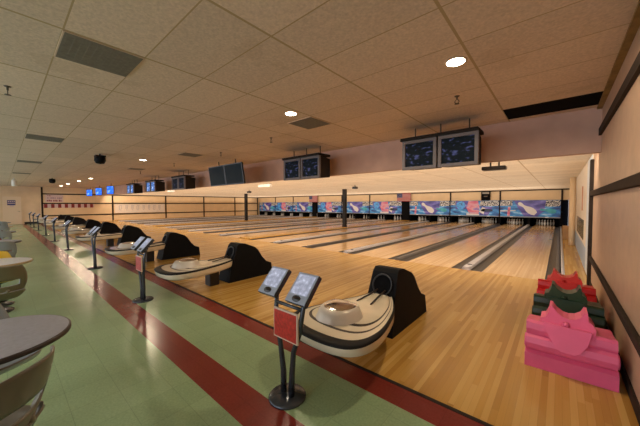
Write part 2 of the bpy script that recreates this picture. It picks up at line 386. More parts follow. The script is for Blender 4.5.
divider(0.086, 0.06, CAPM, 'narrow grey edge strip beside the walkway by the right wall', 'lane_divider', zt=0.015)
# kickback posts between the pin decks
i = 0
kx = [0.10] + [v for k in range(9) for v in (px(k), px(k)-1.725)]
for i, x in enumerate(kx):
    o = boxobj('kickback', x-0.085, x+0.085, YFAR+0.06, 26.15, -0.08, 0.95, PITB); tag(o, 'black kickback partition between pin decks, ' + nth(i), 'partition', 'kickback partitions')

# ------------------------------------------------------------------ pins
def make_pin(loc, label):
    b = MB(); prof = [(0.026, 0), (0.036, 0.03), (0.060, 0.115), (0.055, 0.17), (0.034, 0.235), (0.024, 0.262), (0.0235, 0.275), (0.026, 0.305), (0.032, 0.335), (0.028, 0.365), (0.014, 0.380), (0, 0.382)]
    mats = [PINW]*5 + [PINR] + [PINW]*5
    b.lathe(prof, PINW, 12, mats=mats); o = b.build('bowling_pin', None, loc); return tag(o, label, 'bowling pin', 'bowling pins standing on the pin decks')
pin0 = None
for i, x in enumerate(lane_x):
    for r in range(4):
        for c in range(r+1):
            spot = [['head pin'], ['left pin of second row', 'right pin of second row'], ['left pin of third row', 'middle pin of third row', 'right pin of third row'], ['leftmost pin of back row', 'inner left pin of back row', 'inner right pin of back row', 'rightmost pin of back row']][r][c]
            lab = 'white ' + spot + ', on lane ' + nth(i)
            loc = (x + (c - r/2)*0.305, YFAR+0.35 + r*0.264, 0.001)
            if pin0 is None: pin0 = make_pin(loc, lab)
            else:
                o = pin0.copy(); C.objects.link(o); o.location = loc; o['label'] = lab

# ------------------------------------------------------------------ masking units with painted graphics
def mk_mask(name, ca, cb, cc, cd):
    m = mat(name, ca, 0.35); n = NT(m); p = n.pos()
    f = n.noise(n.comb(n.math('MULTIPLY', p[0], 1.6), n.math('MULTIPLY', p[2], 4.0), 2.0), 1.0, 4)
    n.col(n.ramp(f, [(0.32, ca), (0.45, cb), (0.56, cc), (0.68, cd)])); return m
M_BLUE = mk_mask('mask_blue_swirl', (0.01, 0.03, 0.18), (0.02, 0.16, 0.55), (0.05, 0.36, 0.78), (0.45, 0.68, 0.95))
M_PURP = mk_mask('mask_purple_cloud', (0.03, 0.02, 0.20), (0.08, 0.06, 0.38), (0.13, 0.11, 0.50), (0.30, 0.26, 0.65))
M_PINK = mk_mask('mask_pink_burst', (0.60, 0.10, 0.20), (0.68, 0.18, 0.28), (0.72, 0.38, 0.45), (0.22, 0.16, 0.55))
M_WH = mat('mask_white', (0.75, 0.72, 0.72), 0.4); M_TEAL = mat('mask_teal', (0.05, 0.38, 0.48), 0.4, noise=0.3, nscale=5)
M_BALL = mat('mask_ball_blue', (0.06, 0.34, 0.85), 0.3, noise=0.35, nscale=8); M_NAVY = mat('mask_navy', (0.02, 0.03, 0.10), 0.4)
def checker(name):
    m = mat(name, (0.5, 0.5, 0.5), 0.4); n = NT(m); p = n.pos()
    f = n.noise(n.comb(n.math('MULTIPLY', p[0], 13.0), n.math('MULTIPLY', p[2], 13.0), 1.0), 1.0, 1)
    n.col(n.mix(n.math('GREATER_THAN', f, 0.5), (0.015, 0.015, 0.03), (0.72, 0.70, 0.68))); return m
M_CHK = checker('mask_black_white_pattern')
PIN_OUT = [(0.10, 0), (0.16, 0.12), (0.185, 0.28), (0.16, 0.42), (0.10, 0.56), (0.065, 0.68), (0.07, 0.76), (0.095, 0.86), (0.085, 0.95), (0.04, 1.0)]
def flat(b, pts, y, m):
    v = [b.bm.verts.new((x, y, z)) for x, z in pts]; b.face(v, m)
def pinpoly(cx, cz, h, ang):
    pts = [(x, z-0.5) for x, z in PIN_OUT] + [(-x, z-0.5) for x, z in reversed(PIN_OUT)]; ca, sa = math.cos(ang), math.sin(ang)
    return [(cx + (x*ca - z*sa)*h, cz + (x*sa + z*ca)*h) for x, z in pts]
def circ(cx, cz, r, n=24, sx=1, ang=0): return [(cx + r*sx*math.cos(2*PI*i/n+ang), cz + r*math.sin(2*PI*i/n+ang)) for i in range(n)]
def make_mask(kind):
    w = 3.43/2; z0, z1 = 0.62, 1.76; b = MB()
    b.box(-w, w, 0.0, 0.05, z0, z1, M_BLUE)
    b.box(-w, w, -0.01, 0.05, z0-0.07, z0, mat('mask_bottom_rail', (0.25, 0.26, 0.3), 0.4))
    b.box(-w, -w+0.03, -0.012, 0.05, z0-0.07, z1, TRIM); b.box(w-0.03, w, -0.012, 0.05, z0-0.07, z1, TRIM)
    y = -0.003
    if kind == 'pin':
        flat(b, [(-w+.04, 1.37), (-0.95, 1.37), (-0.95, 1.74), (-w+.04, 1.74)], y, M_CHK); flat(b, [(0.85, 1.33), (w-.04, 1.33), (w-.04, 1.74), (0.75, 1.74)], y, M_CHK)
        flat(b, [(-0.25, 0.63), (0.45, 0.63), (0.85, 1.0), (0.95, 1.74), (-0.85, 1.74), (-0.6, 1.2)], y-0.002, M_PURP)
        flat(b, pinpoly(-0.1, 1.2, 1.25, math.radians(52)), y-0.004, M_WH)
        flat(b, pinpoly(1.05, 1.05, 0.85, math.radians(80)), y-0.004, M_TEAL)
        flat(b, [(-1.25, 0.64), (-1.1, 0.64), (-1.05, 1.3), (-1.2, 1.3)], y-0.004, M_PINK)
        flat(b, [(-w+.04, 0.95), (-0.75, 1.0), (-0.75, 1.05), (-w+.04, 1.03)], y-0.004, M_WH)
    else:
        flat(b, [(-0.25, 0.66), (0.35, 0.64), (0.42, 1.2), (0.3, 1.74), (-0.35, 1.74), (-0.5, 1.2)], y-0.002, M_PINK); flat(b, [(0.45, 0.66), (1.0, 0.66), (1.3, 1.3), (0.5, 1.3)], y-0.0015, M_PURP)
        flat(b, [(0.4, 1.35), (w-.04, 1.35), (w-.04, 1.74), (0.5, 1.74)], y-0.003, M_CHK); flat(b, [(-w+.04, 1.42), (-1.3, 1.42), (-1.3, 1.74), (-w+.04, 1.74)], y-0.003, M_CHK)
        flat(b, [(-1.3, 1.1), (-0.5, 1.1), (-0.35, 1.74), (-1.3, 1.74)], y-0.001, M_PURP)
        flat(b, circ(-0.92, 1.40, 0.33), y-0.005, M_BALL); flat(b, circ(-0.86, 1.5, 0.05, 10), y-0.006, M_NAVY)
        flat(b, circ(-0.97, 1.53, 0.04, 10), y-0.006, M_NAVY); flat(b, circ(0.9, 1.02, 0.12, 14, 3.4), y-0.005, M_NAVY)
        flat(b, [(0.4, 0.9), (0.7, 0.7), (0.8, 1.2), (0.6, 1.25)], y-0.005, M_WH); flat(b, [(-0.5, 0.64), (0.4, 0.64), (0.4, 0.74), (-0.5, 0.76)], y-0.005, M_WH)
    for s in (-1, 1): flat(b, [(s*1.0-0.09, z0-0.06), (s*1.0+0.09, z0-0.06), (s*1.0+0.09, z0-0.005), (s*1.0-0.09, z0-0.005)], -0.0125, M_WH)
    o = b.build('masking_unit'); return o
mp = {}
for k in range(9):
    kd = 'pin' if k % 2 == 0 else 'ball'
    if kd not in mp: o = mp[kd] = make_mask(kd)
    else: o = mp[kd].copy(); C.objects.link(o)
    o.location = (px(k), YFAR, 0)
    tag(o, ('masking unit painted with a tilted white pin on purple, ' if kd == 'pin' else 'masking unit painted with a blue ball and pink burst, ') + nth(k), 'masking unit', 'painted masking units above the pins')
# steel brackets holding the units stand behind them
FR = mat('flag_red_stripe', (0.42, 0.06, 0.06), 0.8); FW = mat('flag_white_stripe', (0.48, 0.33, 0.32), 0.8); FB = mat('flag_blue_canton', (0.05, 0.06, 0.14), 0.8)
for q, x in enumerate((-10.6, -21.75)):
    o = boxobj('pilaster', x-0.34, x+0.34, YFAR-0.08, YFAR-0.016, 0.0, ZL, PITB)
    tag(o, ('black pilaster below the nearer flag' if q == 0 else 'black pilaster below the farther flag'), 'pilaster')
    b = MB(); fw, fh = 1.30, 0.72; x0, z0 = x-0.80, 1.76
    for s in range(13):
        b.box(x0, x0+fw, YFAR-0.12, YFAR-0.082, z0 + fh*s/13, z0 + fh*(s+1)/13, FR if s % 2 == 0 else FW)
    b.box(x0, x0+fw*0.4, YFAR-0.125, YFAR-0.081, z0+fh*6/13, z0+fh, FB)
    for r in range(5):
        for c in range(6): flat(b, circ(x0+0.05+c*0.083, z0+fh*6/13+0.045+r*0.068, 0.012, 5), YFAR-0.127, FW)
    o = b.build('flag'); tag(o, 'striped flag with blue starry canton, ' + ('nearer of two above the masking units' if q == 0 else 'farther of two above the masking units'), 'flag', 'flags on the pilasters')
b = MB(); b.box(-0.3, 0.3, 0, 0.08, 1.78, 2.46, PITB); b.box(-0.22, 0.22, -0.01, 0, 2.26, 2.40, mat('grey_sign_text', (0.30, 0.26, 0.22), 0.6)); b.box(-0.12, 0.12, -0.012, 0, 2.05, 2.12, mat('brown_box_face', (0.14, 0.10, 0.08), 0.6))
o = b.build('speaker_box', None, (-4.25, YFAR-0.09, 0)); tag(o, 'black upright box on the far wall above the ball graphic', 'speaker')

# ------------------------------------------------------------------ steel columns over the lanes
STEEL = mat('column_dark_paint', (0.025, 0.024, 0.025), 0.6, spec=0.2, noise=0.2, nscale=4)
for q, x in enumerate((-10.6, -21.65)):
    b = MB(); b.box(-0.11, 0.11, -0.11, 0.11, 0.012, ZL, STEEL, 0.01); b.box(-0.16, 0.16, -0.16, 0.16, 0.0, 0.02, STEEL)
    o = b.build('steel_column', None, (x, 14.7, 0)); tag(o, 'dark square steel column between lanes, ' + ('nearer one below the second screen pair' if q == 0 else 'farther one left of the painted units'), 'column', 'steel columns')
b = MB(); b.lathe([(0.09, 0), (0.09, ZL)], PANEL, 20); o = b.build('round_column', None, (0.36, 13.8, 0)); tag(o, 'cream round pipe column by the right wall beyond the lane', 'column')
b = MB(); b.box(-0.14, 0.14, -0.3, 0.3, 0, 0.55, mat('cardboard_brown', (0.40, 0.22, 0.09), 0.7, noise=0.1), 0.005); o = b.build('cardboard_box', None, (0.26, 16.2, 0)); tag(o, 'small brown box on the walkway behind the round column', 'box')

# ------------------------------------------------------------------ ball returns
def make_ball_return():
    t = empty('ball_return', (0, 0, 0), 'x', 'ball return')
    YE = 3.04
    def outline(s, z, n=44):
        out = []; 
        pts = [(0.14, 0), (0.26, 0.20), (0.38, 0.45), (0.46, 0.72), (0.50, 0.92), (0.505, 1.08), (0.475, 1.22), (0.39, 1.32), (0.24, 1.365), (0.07, 1.37),
               (-0.11, 1.35), (-0.28, 1.29), (-0.39, 1.17), (-0.41, 1.0), (-0.34, 0.72), (-0.23, 0.40), (-0.16, 0.18), (-0.14, 0)]
        dense = []
        for i in range(len(pts)-1):       # Catmull-Rom smoothing
            p0 = pts[max(i-1, 0)]; p1 = pts[i]; p2 = pts[i+1]; p3 = pts[min(i+2, len(pts)-1)]
            for q in range(3):
                u = q/3; f = lambda a, b_, c_, d_: 0.5*((2*b_) + (-a+c_)*u + (2*a-5*b_+4*c_-d_)*u*u + (-a+3*b_-3*c_+d_)*u**3)
                dense.append((f(p0[0], p1[0], p2[0], p3[0]), f(p0[1], p1[1], p2[1], p3[1])))
        dense.append(pts[-1])
        return [(x*s, YE - c*(1-(1-s)*0.9), z) for x, c in dense]
    b = MB(); rings = [outline(0.80, 0.30), outline(0.93, 0.315), outline(0.985, 0.35), outline(1.0, 0.42)]
    b.loft(rings, CREAM, cap1=False); b.build('rack_skirt', t)
    b = MB(); b.loft([outline(1.0, 0.42), outline(1.006, 0.43), outline(0.985, 0.445), outline(0.915, 0.447), outline(0.91, 0.443)], RUB, cap0=False, cap1=False); b.build('bumper', t)
    prof = [(0.91, 0.443, CREAM), (0.80, 0.438, CREAM), (0.798, 0.438, BROWN), (0.77, 0.438, BROWN), (0.768, 0.438, CREAM), (0.68, 0.436, CREAM), (0.678, 0.436, BROWN), (0.635, 0.436, BROWN), (0.632, 0.438, CREAM), (0.42, 0.45, CREAM)]
    b = MB(); b.loft([outline(s, z) for s, z, m in prof], CREAM, cap0=False, cap1=True, mats=[prof[i+1][2] for i in range(len(prof)-1)]); b.build('rack_top', t)
    # raised centre dome with a chrome crown
    def dring(k, z, oy=0.0):
        out = []
        for q in range(36):
            t_ = q*PI/18; cx_, sy_ = math.cos(t_), math.sin(t_)
            yy = 0.13*max(-1, min(1, 1.35*sy_)) if sy_ > 0 else 0.24*sy_      # flat at the hood side, round at the front
            out.append((-0.01+0.20*k*math.copysign(abs(cx_)**0.8, cx_), 2.21+oy+yy*k, z))
        return out
    b = MB(); b.loft([dring(1.12, 0.44), dring(1.05, 0.47), dring(0.98, 0.51), dring(0.90, 0.535), dring(0.80, 0.545, 0.01)], SILV, cap0=False); dm = b.build('dome', t)
    b = MB(); b.loft([dring(0.78, 0.5455, 0.012), dring(0.70, 0.553, 0.012), dring(0.4, 0.562, 0.012), dring(0.05, 0.565, 0.012)], CHROME, cap0=False); b.build('hand_dryer_grille', dm)
    # twin rails running from the hood opening to the rack
    for s in (-1, 1):
        b = MB(); b.tube([(s*0.05, 3.08, 0.50), (s*0.06, 2.85, 0.475), (s*0.09, 2.62, 0.45)], 0.010, BROWN, 8); b.build('ball_rail', t)
    # hood
    prof = [(2.90, 0.0), (2.97, 0.30), (3.12, 0.70), (3.17, 0.745), (3.30, 0.735), (3.54, 0.64), (3.62, 0.57), (3.72, 0.41), (3.82, 0.30), (3.96, 0.24), (3.98, 0.0)]
    b = MB(); hw = lambda z: 0.21 - 0.045*max(0, z)/0.75
    b.prism(prof, lambda y, z, d: (d*hw(z), y, z), -1, 1, HOODM, bev=0.02); h = b.build('hood', t)
    b = MB(); b.lathe([(0.130, 0), (0.135, 0.015), (0.12, 0.022), (0.115, 0.0)], BLACK, 24); b.build('opening_ring', h, (0, 3.060, 0.555), (math.radians(90-20.5), 0, 0))
    b = MB(); b.lathe([(0.114, 0.004), (0.05, -0.0), (0.02, 0.01), (0.0, 0.012)], PITB, 20); b.build('opening_dark_disc', h, (0, 3.054, 0.555), (math.radians(90-20.5), 0, 0))  # black disc whose colour stands in for the dark inside of the opening
    b = MB(); b.box(-0.07, 0.13, 2.55, 2.74, 0, 0.33, BLACK, 0.01); b.build('pedestal', t)
    return t
def ball_label(k):
    return ['cream and black ball return with silver dome, nearest the camera', 'cream ball return with black hood, second from the nearest',
            'ball return with black hood, third from the nearest', 'ball return with black hood, fourth from the nearest', 'ball return with black hood, fifth from the nearest',
            'small distant ball return, sixth from the nearest', 'small distant ball return, seventh from the nearest', 'small distant ball return, eighth from the nearest', 'farthest ball return, next to the left wall'][k]
br = make_ball_return()
# ------------------------------------------------------------------ scoring consoles
def make_console(panel=True):
    t = empty('scoring_console', (0, 0, 0), 'x', 'scoring console')
    b = MB(); b.lathe([(0.150, 0), (0.150, 0.012), (0.14, 0.022), (0.05, 0.03), (0, 0.031)], POST, 32); b.build('base', t)
    for s in (-1, 1):
        b = MB(); P_ = [(s*0.045, 0, 0.02), (s*0.05+0.005, 0, 0.2), (s*0.075+0.01, -0.01, 0.40), (s*0.125+0.045, -0.025, 0.58), (s*0.145+0.05, -0.03, 0.70), (s*0.155+0.045, -0.01, 0.80), (s*0.165+0.02, 0.02, 0.87)]
        b.tube(P_, 0.02, POST, 10, rs=[0.026, 0.024, 0.021, 0.02, 0.019, 0.018, 0.02]); b.build('post', t)
    b = MB(); b.tube([(-0.10, -0.03, 0.765), (0.20, -0.03, 0.765)], 0.014, POST, 8); b.build('crossbar', t)
    if panel:
        p = boxobj('sign_panel', -0.085, 0.185, -0.065, -0.05, 0.50, 0.735, BEIGE, t, 0.003)
        q = boxobj('red_face', -0.073, 0.173, -0.069, -0.065, 0.513, 0.722, REDP, p)
    for s in (-1, 1):
        cx = s*0.165+0.02
        e = MB(); e.box(-0.105, 0.105, -0.125, 0.125, -0.03, 0.012, POST, 0.008)
        mo = e.build('touchscreen', t, (cx, -0.005, 0.915), (math.radians(48), 0, 0))
        boxobj('screen_bezel', -0.10, 0.10, -0.120, 0.120, 0.0125, 0.016, mat('bezel_grey_blue', (0.34, 0.38, 0.45), 0.35) if 'bezel_grey_blue' not in bpy.data.materials else bpy.data.materials['bezel_grey_blue'], mo)
        boxobj('screen', -0.083, 0.083, -0.055, 0.105, 0.0165, 0.018, SCR_C, mo)
        b = MB(); b.lathe([(0.033, 0.0165), (0.03, 0.021), (0, 0.022)], BLACK, 16, (0, -0.088), sx=1.3, sy=0.75); b.build('button', mo)
    return t
con_a = make_console(True); con_b = make_console(False)
for k in range(9):
    o = br if k == 0 else copy_tree(br); o.location = (px(k), 0, 0); tag(o, ball_label(k), 'ball return', 'ball returns along the approach')
    src = con_a if k < 2 else con_b
    o = src if k in (0, 2) else copy_tree(src); o.location = (px(k), 1.475, 0)
    lab = 'grey two-screen scoring console with red sign panel, nearest the camera' if k == 0 else 'grey scoring console with red sign panel, second from the nearest' if k == 1 else 'grey two-screen scoring console without sign, ' + ORD[k] + ' from the nearest'
    tag(o, lab, 'scoring console', 'scoring consoles in a row')

# ------------------------------------------------------------------ overhead screens
def rect_ring(cx, cy, cz, w, h): return [(cx-w/2, cy, cz-h/2), (cx+w/2, cy, cz-h/2), (cx+w/2, cy, cz+h/2), (cx-w/2, cy, cz+h/2)]
def make_crt(scr):
    t = empty('crt_television', (0, 0, 0), 'x', 'television'); w, h = 0.64, 0.55
    b = MB(); b.loft([rect_ring(0, 0.05, 0, w-0.01, h-0.01), rect_ring(0, 0.14, 0, w-0.03, h-0.03), rect_ring(0, 0.46, -0.0, w*0.86, h*0.86), rect_ring(0, 0.50, 0, w*0.8, h*0.8)], TVB, smooth=False); b.build('housing', t)
    b = MB(); iw, ih = 0.53, 0.44
    for z0, z1, x0, x1 in ((-h/2, -ih/2, -w/2, w/2), (ih/2, h/2, -w/2, w/2), (-ih/2, ih/2, -w/2, -iw/2), (-ih/2, ih/2, iw/2, w/2)): b.box(x0, x1, 0, 0.055, z0, z1, TVG)
    b.build('bezel', t)
    b = MB(); n = 8; g = [[b.bm.verts.new((-iw/2+iw*i/n, 0.03-0.018*(1-(2*i/n-1)**2)*(1-(2*j/n-1)**2), -ih/2+ih*j/n)) for j in range(n+1)] for i in range(n+1)]
    for i in range(n):
        for j in range(n): b.face([g[i][j], g[i+1][j], g[i+1][j+1], g[i][j+1]], scr, True)
    b.build('screen', t); return t
def make_lcd(scr, w=0.66, h=0.50, zt=0.49):
    t = empty('flat_television', (0, 0, 0), 'x', 'television')
    b = MB(); b.box(-w/2, w/2, 0, 0.06, -h/2, h/2, BLACK, 0.006); b.build('casing', t)
    boxobj('screen', -w/2+0.03, w/2-0.03, -0.002, 0.001, -h/2+0.035, h/2-0.03, scr, t)
    b = MB(); b.box(-0.05, 0.05, 0.06, 0.10, -0.1, 0.1, ROD); b.tube([(0, 0.09, 0.05), (0, 0.14, h/2+0.02), (0, 0.14, zt)], 0.018, ROD, 8); b.build('ceiling_bracket', t)
    return t
def make_shelf(w):
    t = empty('television_hanger', (0, 0, 0), 'x', 'television hanger')
    b = MB(); b.box(-w/2, w/2, -0.04, 0.42, -0.035, 0.02, TVB); b.build('board', t)
    for x in (-w*0.36, 0, w*0.36):
        b = MB(); b.tube([(x, 0.24, 0.035), (x, 0.24, ZC-2.79)], 0.012, ROD, 8); b.build('rod', t)
    return t
crtD = make_crt(SCR_D); crtB = make_crt(SCR_B); lcdD = make_lcd(LCDD, 1.04, 0.68); lcdB = make_lcd(SCR_BR, 0.46, 0.58); shelf0 = make_shelf(1.34)
used = set()
def inst(p):
    if p.name in used: return copy_tree(p)
    used.add(p.name); return p
YT = 5.15
for k in range(9):
    cx = px(k)
    if k in (2,):
        for s, sd in ((-1, 'left'), (1, 'right')):
            o = inst(lcdD); o.location = (-8.575+s*0.53, 5.0, 2.535); o.rotation_euler = (math.radians(8), 0, 0)
            o['label'] = 'dark switched-off flat television, %s of the tilted pair' % sd; o['group'] = 'overhead flat televisions'
    elif k >= 6:
        o = inst(lcdB); o.location = (cx, YT-0.1, 2.56); o.rotation_euler = (0, 0, math.radians(50)); o['label'] = 'bright blue lit television, ' + {6: 'nearest', 7: 'middle', 8: 'farthest'}[k] + ' of the three bright blue ones'; o['group'] = 'bright blue televisions'
    else:
        for s, sd in ((-1, 'left'), (1, 'right')):
            o = inst(crtD if k in (0, 1, 3) else crtB); o.location = (cx-0.05+s*0.335, YT, 2.475)
            o['label'] = 'grey boxy television, %s of the hanging pair ' % sd + ['nearest the camera', 'second from the camera', '', 'just left of the flat pair', 'fifth from the camera', 'next to the bright blue screens'][k]
            o['group'] = 'overhead boxy televisions'
        o = inst(shelf0); o.location = (cx-0.07, YT+0.02, 2.79)
        o['label'] = 'dark ceiling-hung board carrying the ' + ['nearest', 'second', '', 'fourth', 'fifth', 'sixth'][k] + ' television pair from the camera'; o['group'] = 'television hangers'

# ------------------------------------------------------------------ ceiling fittings
def hanging(name, build, loc, label, cat, group=None):
    b = MB(); build(b); o = b.build(name, None, loc); return tag(o, label, cat, group)
LP = [(-0.85, 3.16), (-3.36, 3.16), (-10.54, 3.16), (-20.1, 3.4), (-22.85, 3.28), (-26.73, 3.23), (-29.98, 3.2)]
LL = ['nearest the camera', 'beside the square grey grille', 'beyond the grille, bright and starry', 'fourth from the camera', 'fifth from the camera', 'sixth from the camera, faint', 'farthest, near the left wall']
lamp0 = None
for i, (x, y) in enumerate(LP):
    if lamp0 is None:
        t = empty('recessed_downlight', (x, y, ZC), '', 'ceiling light'); b = MB(); b.lathe([(0.088, -0.004), (0.105, -0.006), (0.11, 0.0), (0.09, 0.0)], LRING, 28); b.build('trim_ring', t)
        b = MB(); b.lathe([(0.0, -0.0075), (0.088, -0.0065)], LAMP, 28); b.build('lens', t); lamp0 = t
    else: t = copy_tree(lamp0); t.location = (x, y, ZC)
    t['label'] = 'round recessed downlight in the ceiling, ' + LL[i]; t['group'] = 'recessed downlights'
    d = bpy.data.lights.new('downlight', 'SPOT'); d.energy = 75; d.color = (1, 0.80, 0.55); d.spot_size = math.radians(174); d.spot_blend = 0.25; d.shadow_soft_size = 0.09
    o = bpy.data.objects.new('downlight', d); o.location = (x, y, ZC-0.03); C.objects.link(o)
def vent(x0, x1, y0, y1, label, m=GRILL):
    t = empty('ceiling_grille', ((x0+x1)/2, (y0+y1)/2, ZC), label, 'ceiling grille', 'ceiling grilles'); w, h = (x1-x0)/2, (y1-y0)/2
    b = MB(); b.box(-w, w, -h, h, -0.010, -0.002, m)
    for i in range(11): yy = -h + 2*h*(i+0.5)/11; b.box(-w+0.03, w-0.03, yy-0.008, yy+0.008, -0.0112, -0.010, m)
    b.build('grille_face', t); b = MB()
    for a in ((-w, w, -h-0.012, -h), (-w, w, h, h+0.012), (-w-0.012, -w, -h-0.012, h+0.012), (w, w+0.012, -h-0.012, h+0.012)): b.box(*a, -0.008, 0, BEIGE if m is GRILL else TRIM)
    b.build('grille_frame', t)
vent(-3.82, -3.22, 0.40, 0.99, 'large dark grey square ceiling grille, nearest, upper left')
vent(-8.99, -8.40, 0.40, 0.99, 'grey ceiling grille, second in the row at the left')
vent(-14.1, -13.5, 0.41, 1.0, 'narrow-looking grey grille, third in the row at the left')
vent(-19.4, -18.8, 0.41, 1.0, 'thin distant grille, fourth in the row at the left')
vent(-3.78, -3.22, 3.49, 4.03, 'square grey-brown grille beside the second downlight')
vent(-8.65, -8.09, 3.49, 4.03, 'small grille above the flat television pair')
vent(-13.7, -13.1, 3.49, 4.03, 'tiny distant grille above the boxy televisions')
b = MB(); b.box(-0.58, 0.58, -0.32, 0.32, -0.006, 0.0, PITB); o = b.build('open_ceiling_panel', None, (-0.13, 5.59, ZC)); tag(o, 'black missing-tile opening in the ceiling at the upper right', 'ceiling opening')
def sprinkler(b):
    b.lathe([(0.035, 0), (0.03, -0.008), (0.012, -0.012), (0.010, -0.05)], ROD, 12)
    b.tube([(-0.012, 0, -0.05), (-0.03, 0, -0.075), (-0.010, 0, -0.10)], 0.005, ROD, 6); b.tube([(0.012, 0, -0.05), (0.03, 0, -0.075), (0.010, 0, -0.10)], 0.005, ROD, 6); b.lathe([(0.0, -0.10), (0.03, -0.102), (0.032, -0.108), (0, -0.11)], ROD, 12)
for (x, y), lab in zip(((-1.10, 4.17), (-4.9, 4.0), (-7.35, 4.17), (-10.6, 4.17), (-14.3, 4.17), (-5.25, 0.10)), ('above the nearest television pair', 'above the second television pair', 'above the flat television pair', 'above the fourth television pair', 'above the fifth television pair', 'at the left edge of the photo')):
    hanging('fire_sprinkler', sprinkler, (x, y, ZC), 'small metal fire sprinkler ' + lab, 'sprinkler', 'fire sprinklers')
def domecam(b): b.lathe([(0.02, 0), (0.02, -0.05), (0.10, -0.06), (0.135, -0.10), (0.14, -0.2), (0.10, -0.28), (0, -0.30)], HOODM, 20); b.box(-0.12, 0.12, -0.12, 0.12, -0.09, -0.05, HOODM)
hanging('ceiling_speaker', domecam, (-10.2, 1.95, ZC), 'black round ceiling-hung speaker, nearer of two', 'speaker', 'ceiling speakers')
hanging('ceiling_speaker', domecam, (-21.35, 1.93, ZC), 'black ceiling-hung speaker, farther of two', 'speaker', 'ceiling speakers')
def exitlamp(b): b.lathe([(0.02, 0), (0.02, -0.10), (0.10, -0.10), (0.11, -0.45), (0, -0.46)], WHT, 14)
hanging('hanging_lamp', exitlamp, (-22.8, 0.54, ZC), 'small white cylinder lamp hanging near the left wall', 'lamp')
def projector(b):
    b.box(-0.20, 0.20, -0.10, 0.12, -0.30, -0.23, mat('dark_brown_metal', (0.05, 0.035, 0.025), 0.6), 0.015)
    b.tube([(-0.06, 0, 0), (-0.06, 0, -0.24)], 0.015, ROD, 8); b.tube([(0.08, 0, 0), (0.08, 0, -0.24)], 0.015, ROD, 8)
hanging('hanging_light_bar', projector, (-0.98, 6.33, ZL), 'dark fixture on two stems below the soffit, right of the nearest televisions', 'light fixture')
def spot(b): b.box(-0.45, 0.45, -0.07, 0.07, -0.14, -0.02, WHT, 0.02); b.box(-0.03, 0.03, -0.03, 0.03, -0.03, 0, WHT)
hanging('emergency_light', spot, (-10.56, 8.23, ZL), 'white emergency light under the lane ceiling, nearer one', 'emergency light', 'emergency lights')
hanging('emergency_light', spot, (-19.48, 7.43, ZL), 'white emergency light under the lane ceiling, farther one', 'emergency light', 'emergency lights')
def cam_(b): b.tube([(0, 0, 0), (0, 0, -0.08)], 0.02, BLACK, 8); b.box(-0.10, 0.10, -0.12, 0.12, -0.20, -0.08, BLACK, 0.02)
hanging('security_camera', cam_, (-7.84, 11.77, ZL), 'small black camera right of the nearer steel column', 'camera', 'security cameras')
hanging('security_camera', cam_, (-15.83, 11.0, ZL), 'small black camera right of the farther steel column', 'camera', 'security cameras')
def smallspot(b): b.box(-0.12, 0.12, -0.06, 0.06, -0.10, -0.0, CHROME, 0.01)
hanging('wall_light', smallspot, (0.30, 6.6, ZL), 'small silver fitting where the soffit meets the right wall post', 'light fixture')

# ------------------------------------------------------------------ left wall signs
def wallsign(name, y0, y1, z0, z1, base, marks, label, cat):
    b = MB(); b.box(0, 0.012, y0, y1, z0, z1, base)
    for (a0, a1, c0, c1, m) in marks: b.box(0.012, 0.016, a0, a1, c0, c1, m)
    o = b.build(name, None, (XL+0.046, 0, 0)); return tag(o, label, cat)
mk = []
y = 2.62
random.seed(3)
def words(y0, y1, z0, z1, m, seed):
    r = random.Random(seed); y = y0; out = []
    while y < y1:
        w = r.uniform(0.05, 0.09); out.append((y, min(y+w, y1), z0 + r.uniform(0, 0.02), z1 - r.uniform(0, 0.03), m)); y += w + (0.03 if r.random() > 0.2 else 0.09)
    return out
mk += words(2.62, 2.85, 2.27, 2.36, INKR, 1) + words(2.9, 3.5, 2.29, 2.36, INKG, 2) + words(2.62, 3.5, 2.07, 2.18, INKP, 4) + words(2.58, 3.5, 1.82, 1.97, INKR, 5)
wallsign('notice_poster', 2.50, 3.6, 1.78, 2.40, PAPER, mk, 'pale poster with purple and dark red lettering beside the dark post', 'poster')
mk = []
for i in range(8): mk.append((2.40+i*0.43, 2.40+i*0.43+0.21, 1.28, 1.60, INKR))
wallsign('pennant_banner', 2.38, 5.70, 1.28, 1.60, PAPER, mk, 'banner of alternating dark red and pale squares on the left wall', 'banner')
mk = []
for i in range(8):
    yy = 7.75+i*0.5; mk += [(yy-0.12, yy+0.12, 1.42, 1.47, INKG), (yy-0.14, yy-0.08, 1.0, 1.4, INKG) if i in (0, 3, 6) else (yy-0.09, yy-0.03, 1.1, 1.4, INKG), (yy+0.02, yy+0.08, 1.1, 1.4, INKG), (yy-0.05, yy+0.05, 0.98, 1.05, INKG)]
wallsign('long_banner', 7.30, 11.75, 0.72, 1.58, LPAPER, mk, 'long pale banner with faint grey emblems on the left lane wall', 'banner')
b = MB(); b.box(0, 0.012, 0.36, 0.80, 1.52, 1.92, INKB)
for i in range(4): b.box(0.012, 0.015, 0.40+i*0.10, 0.46+i*0.10, 1.76, 1.86, PAPER)
b.box(0.012, 0.015, 0.38, 0.78, 1.64, 1.69, PAPER); b.box(0.0, 0.012, 0.5, 0.7, 1.40, 1.52, PAPER); o = b.build('door_sign', None, (XL+0.031, 0, 0)); tag(o, 'navy sign with pale blocks on the cream door', 'sign')

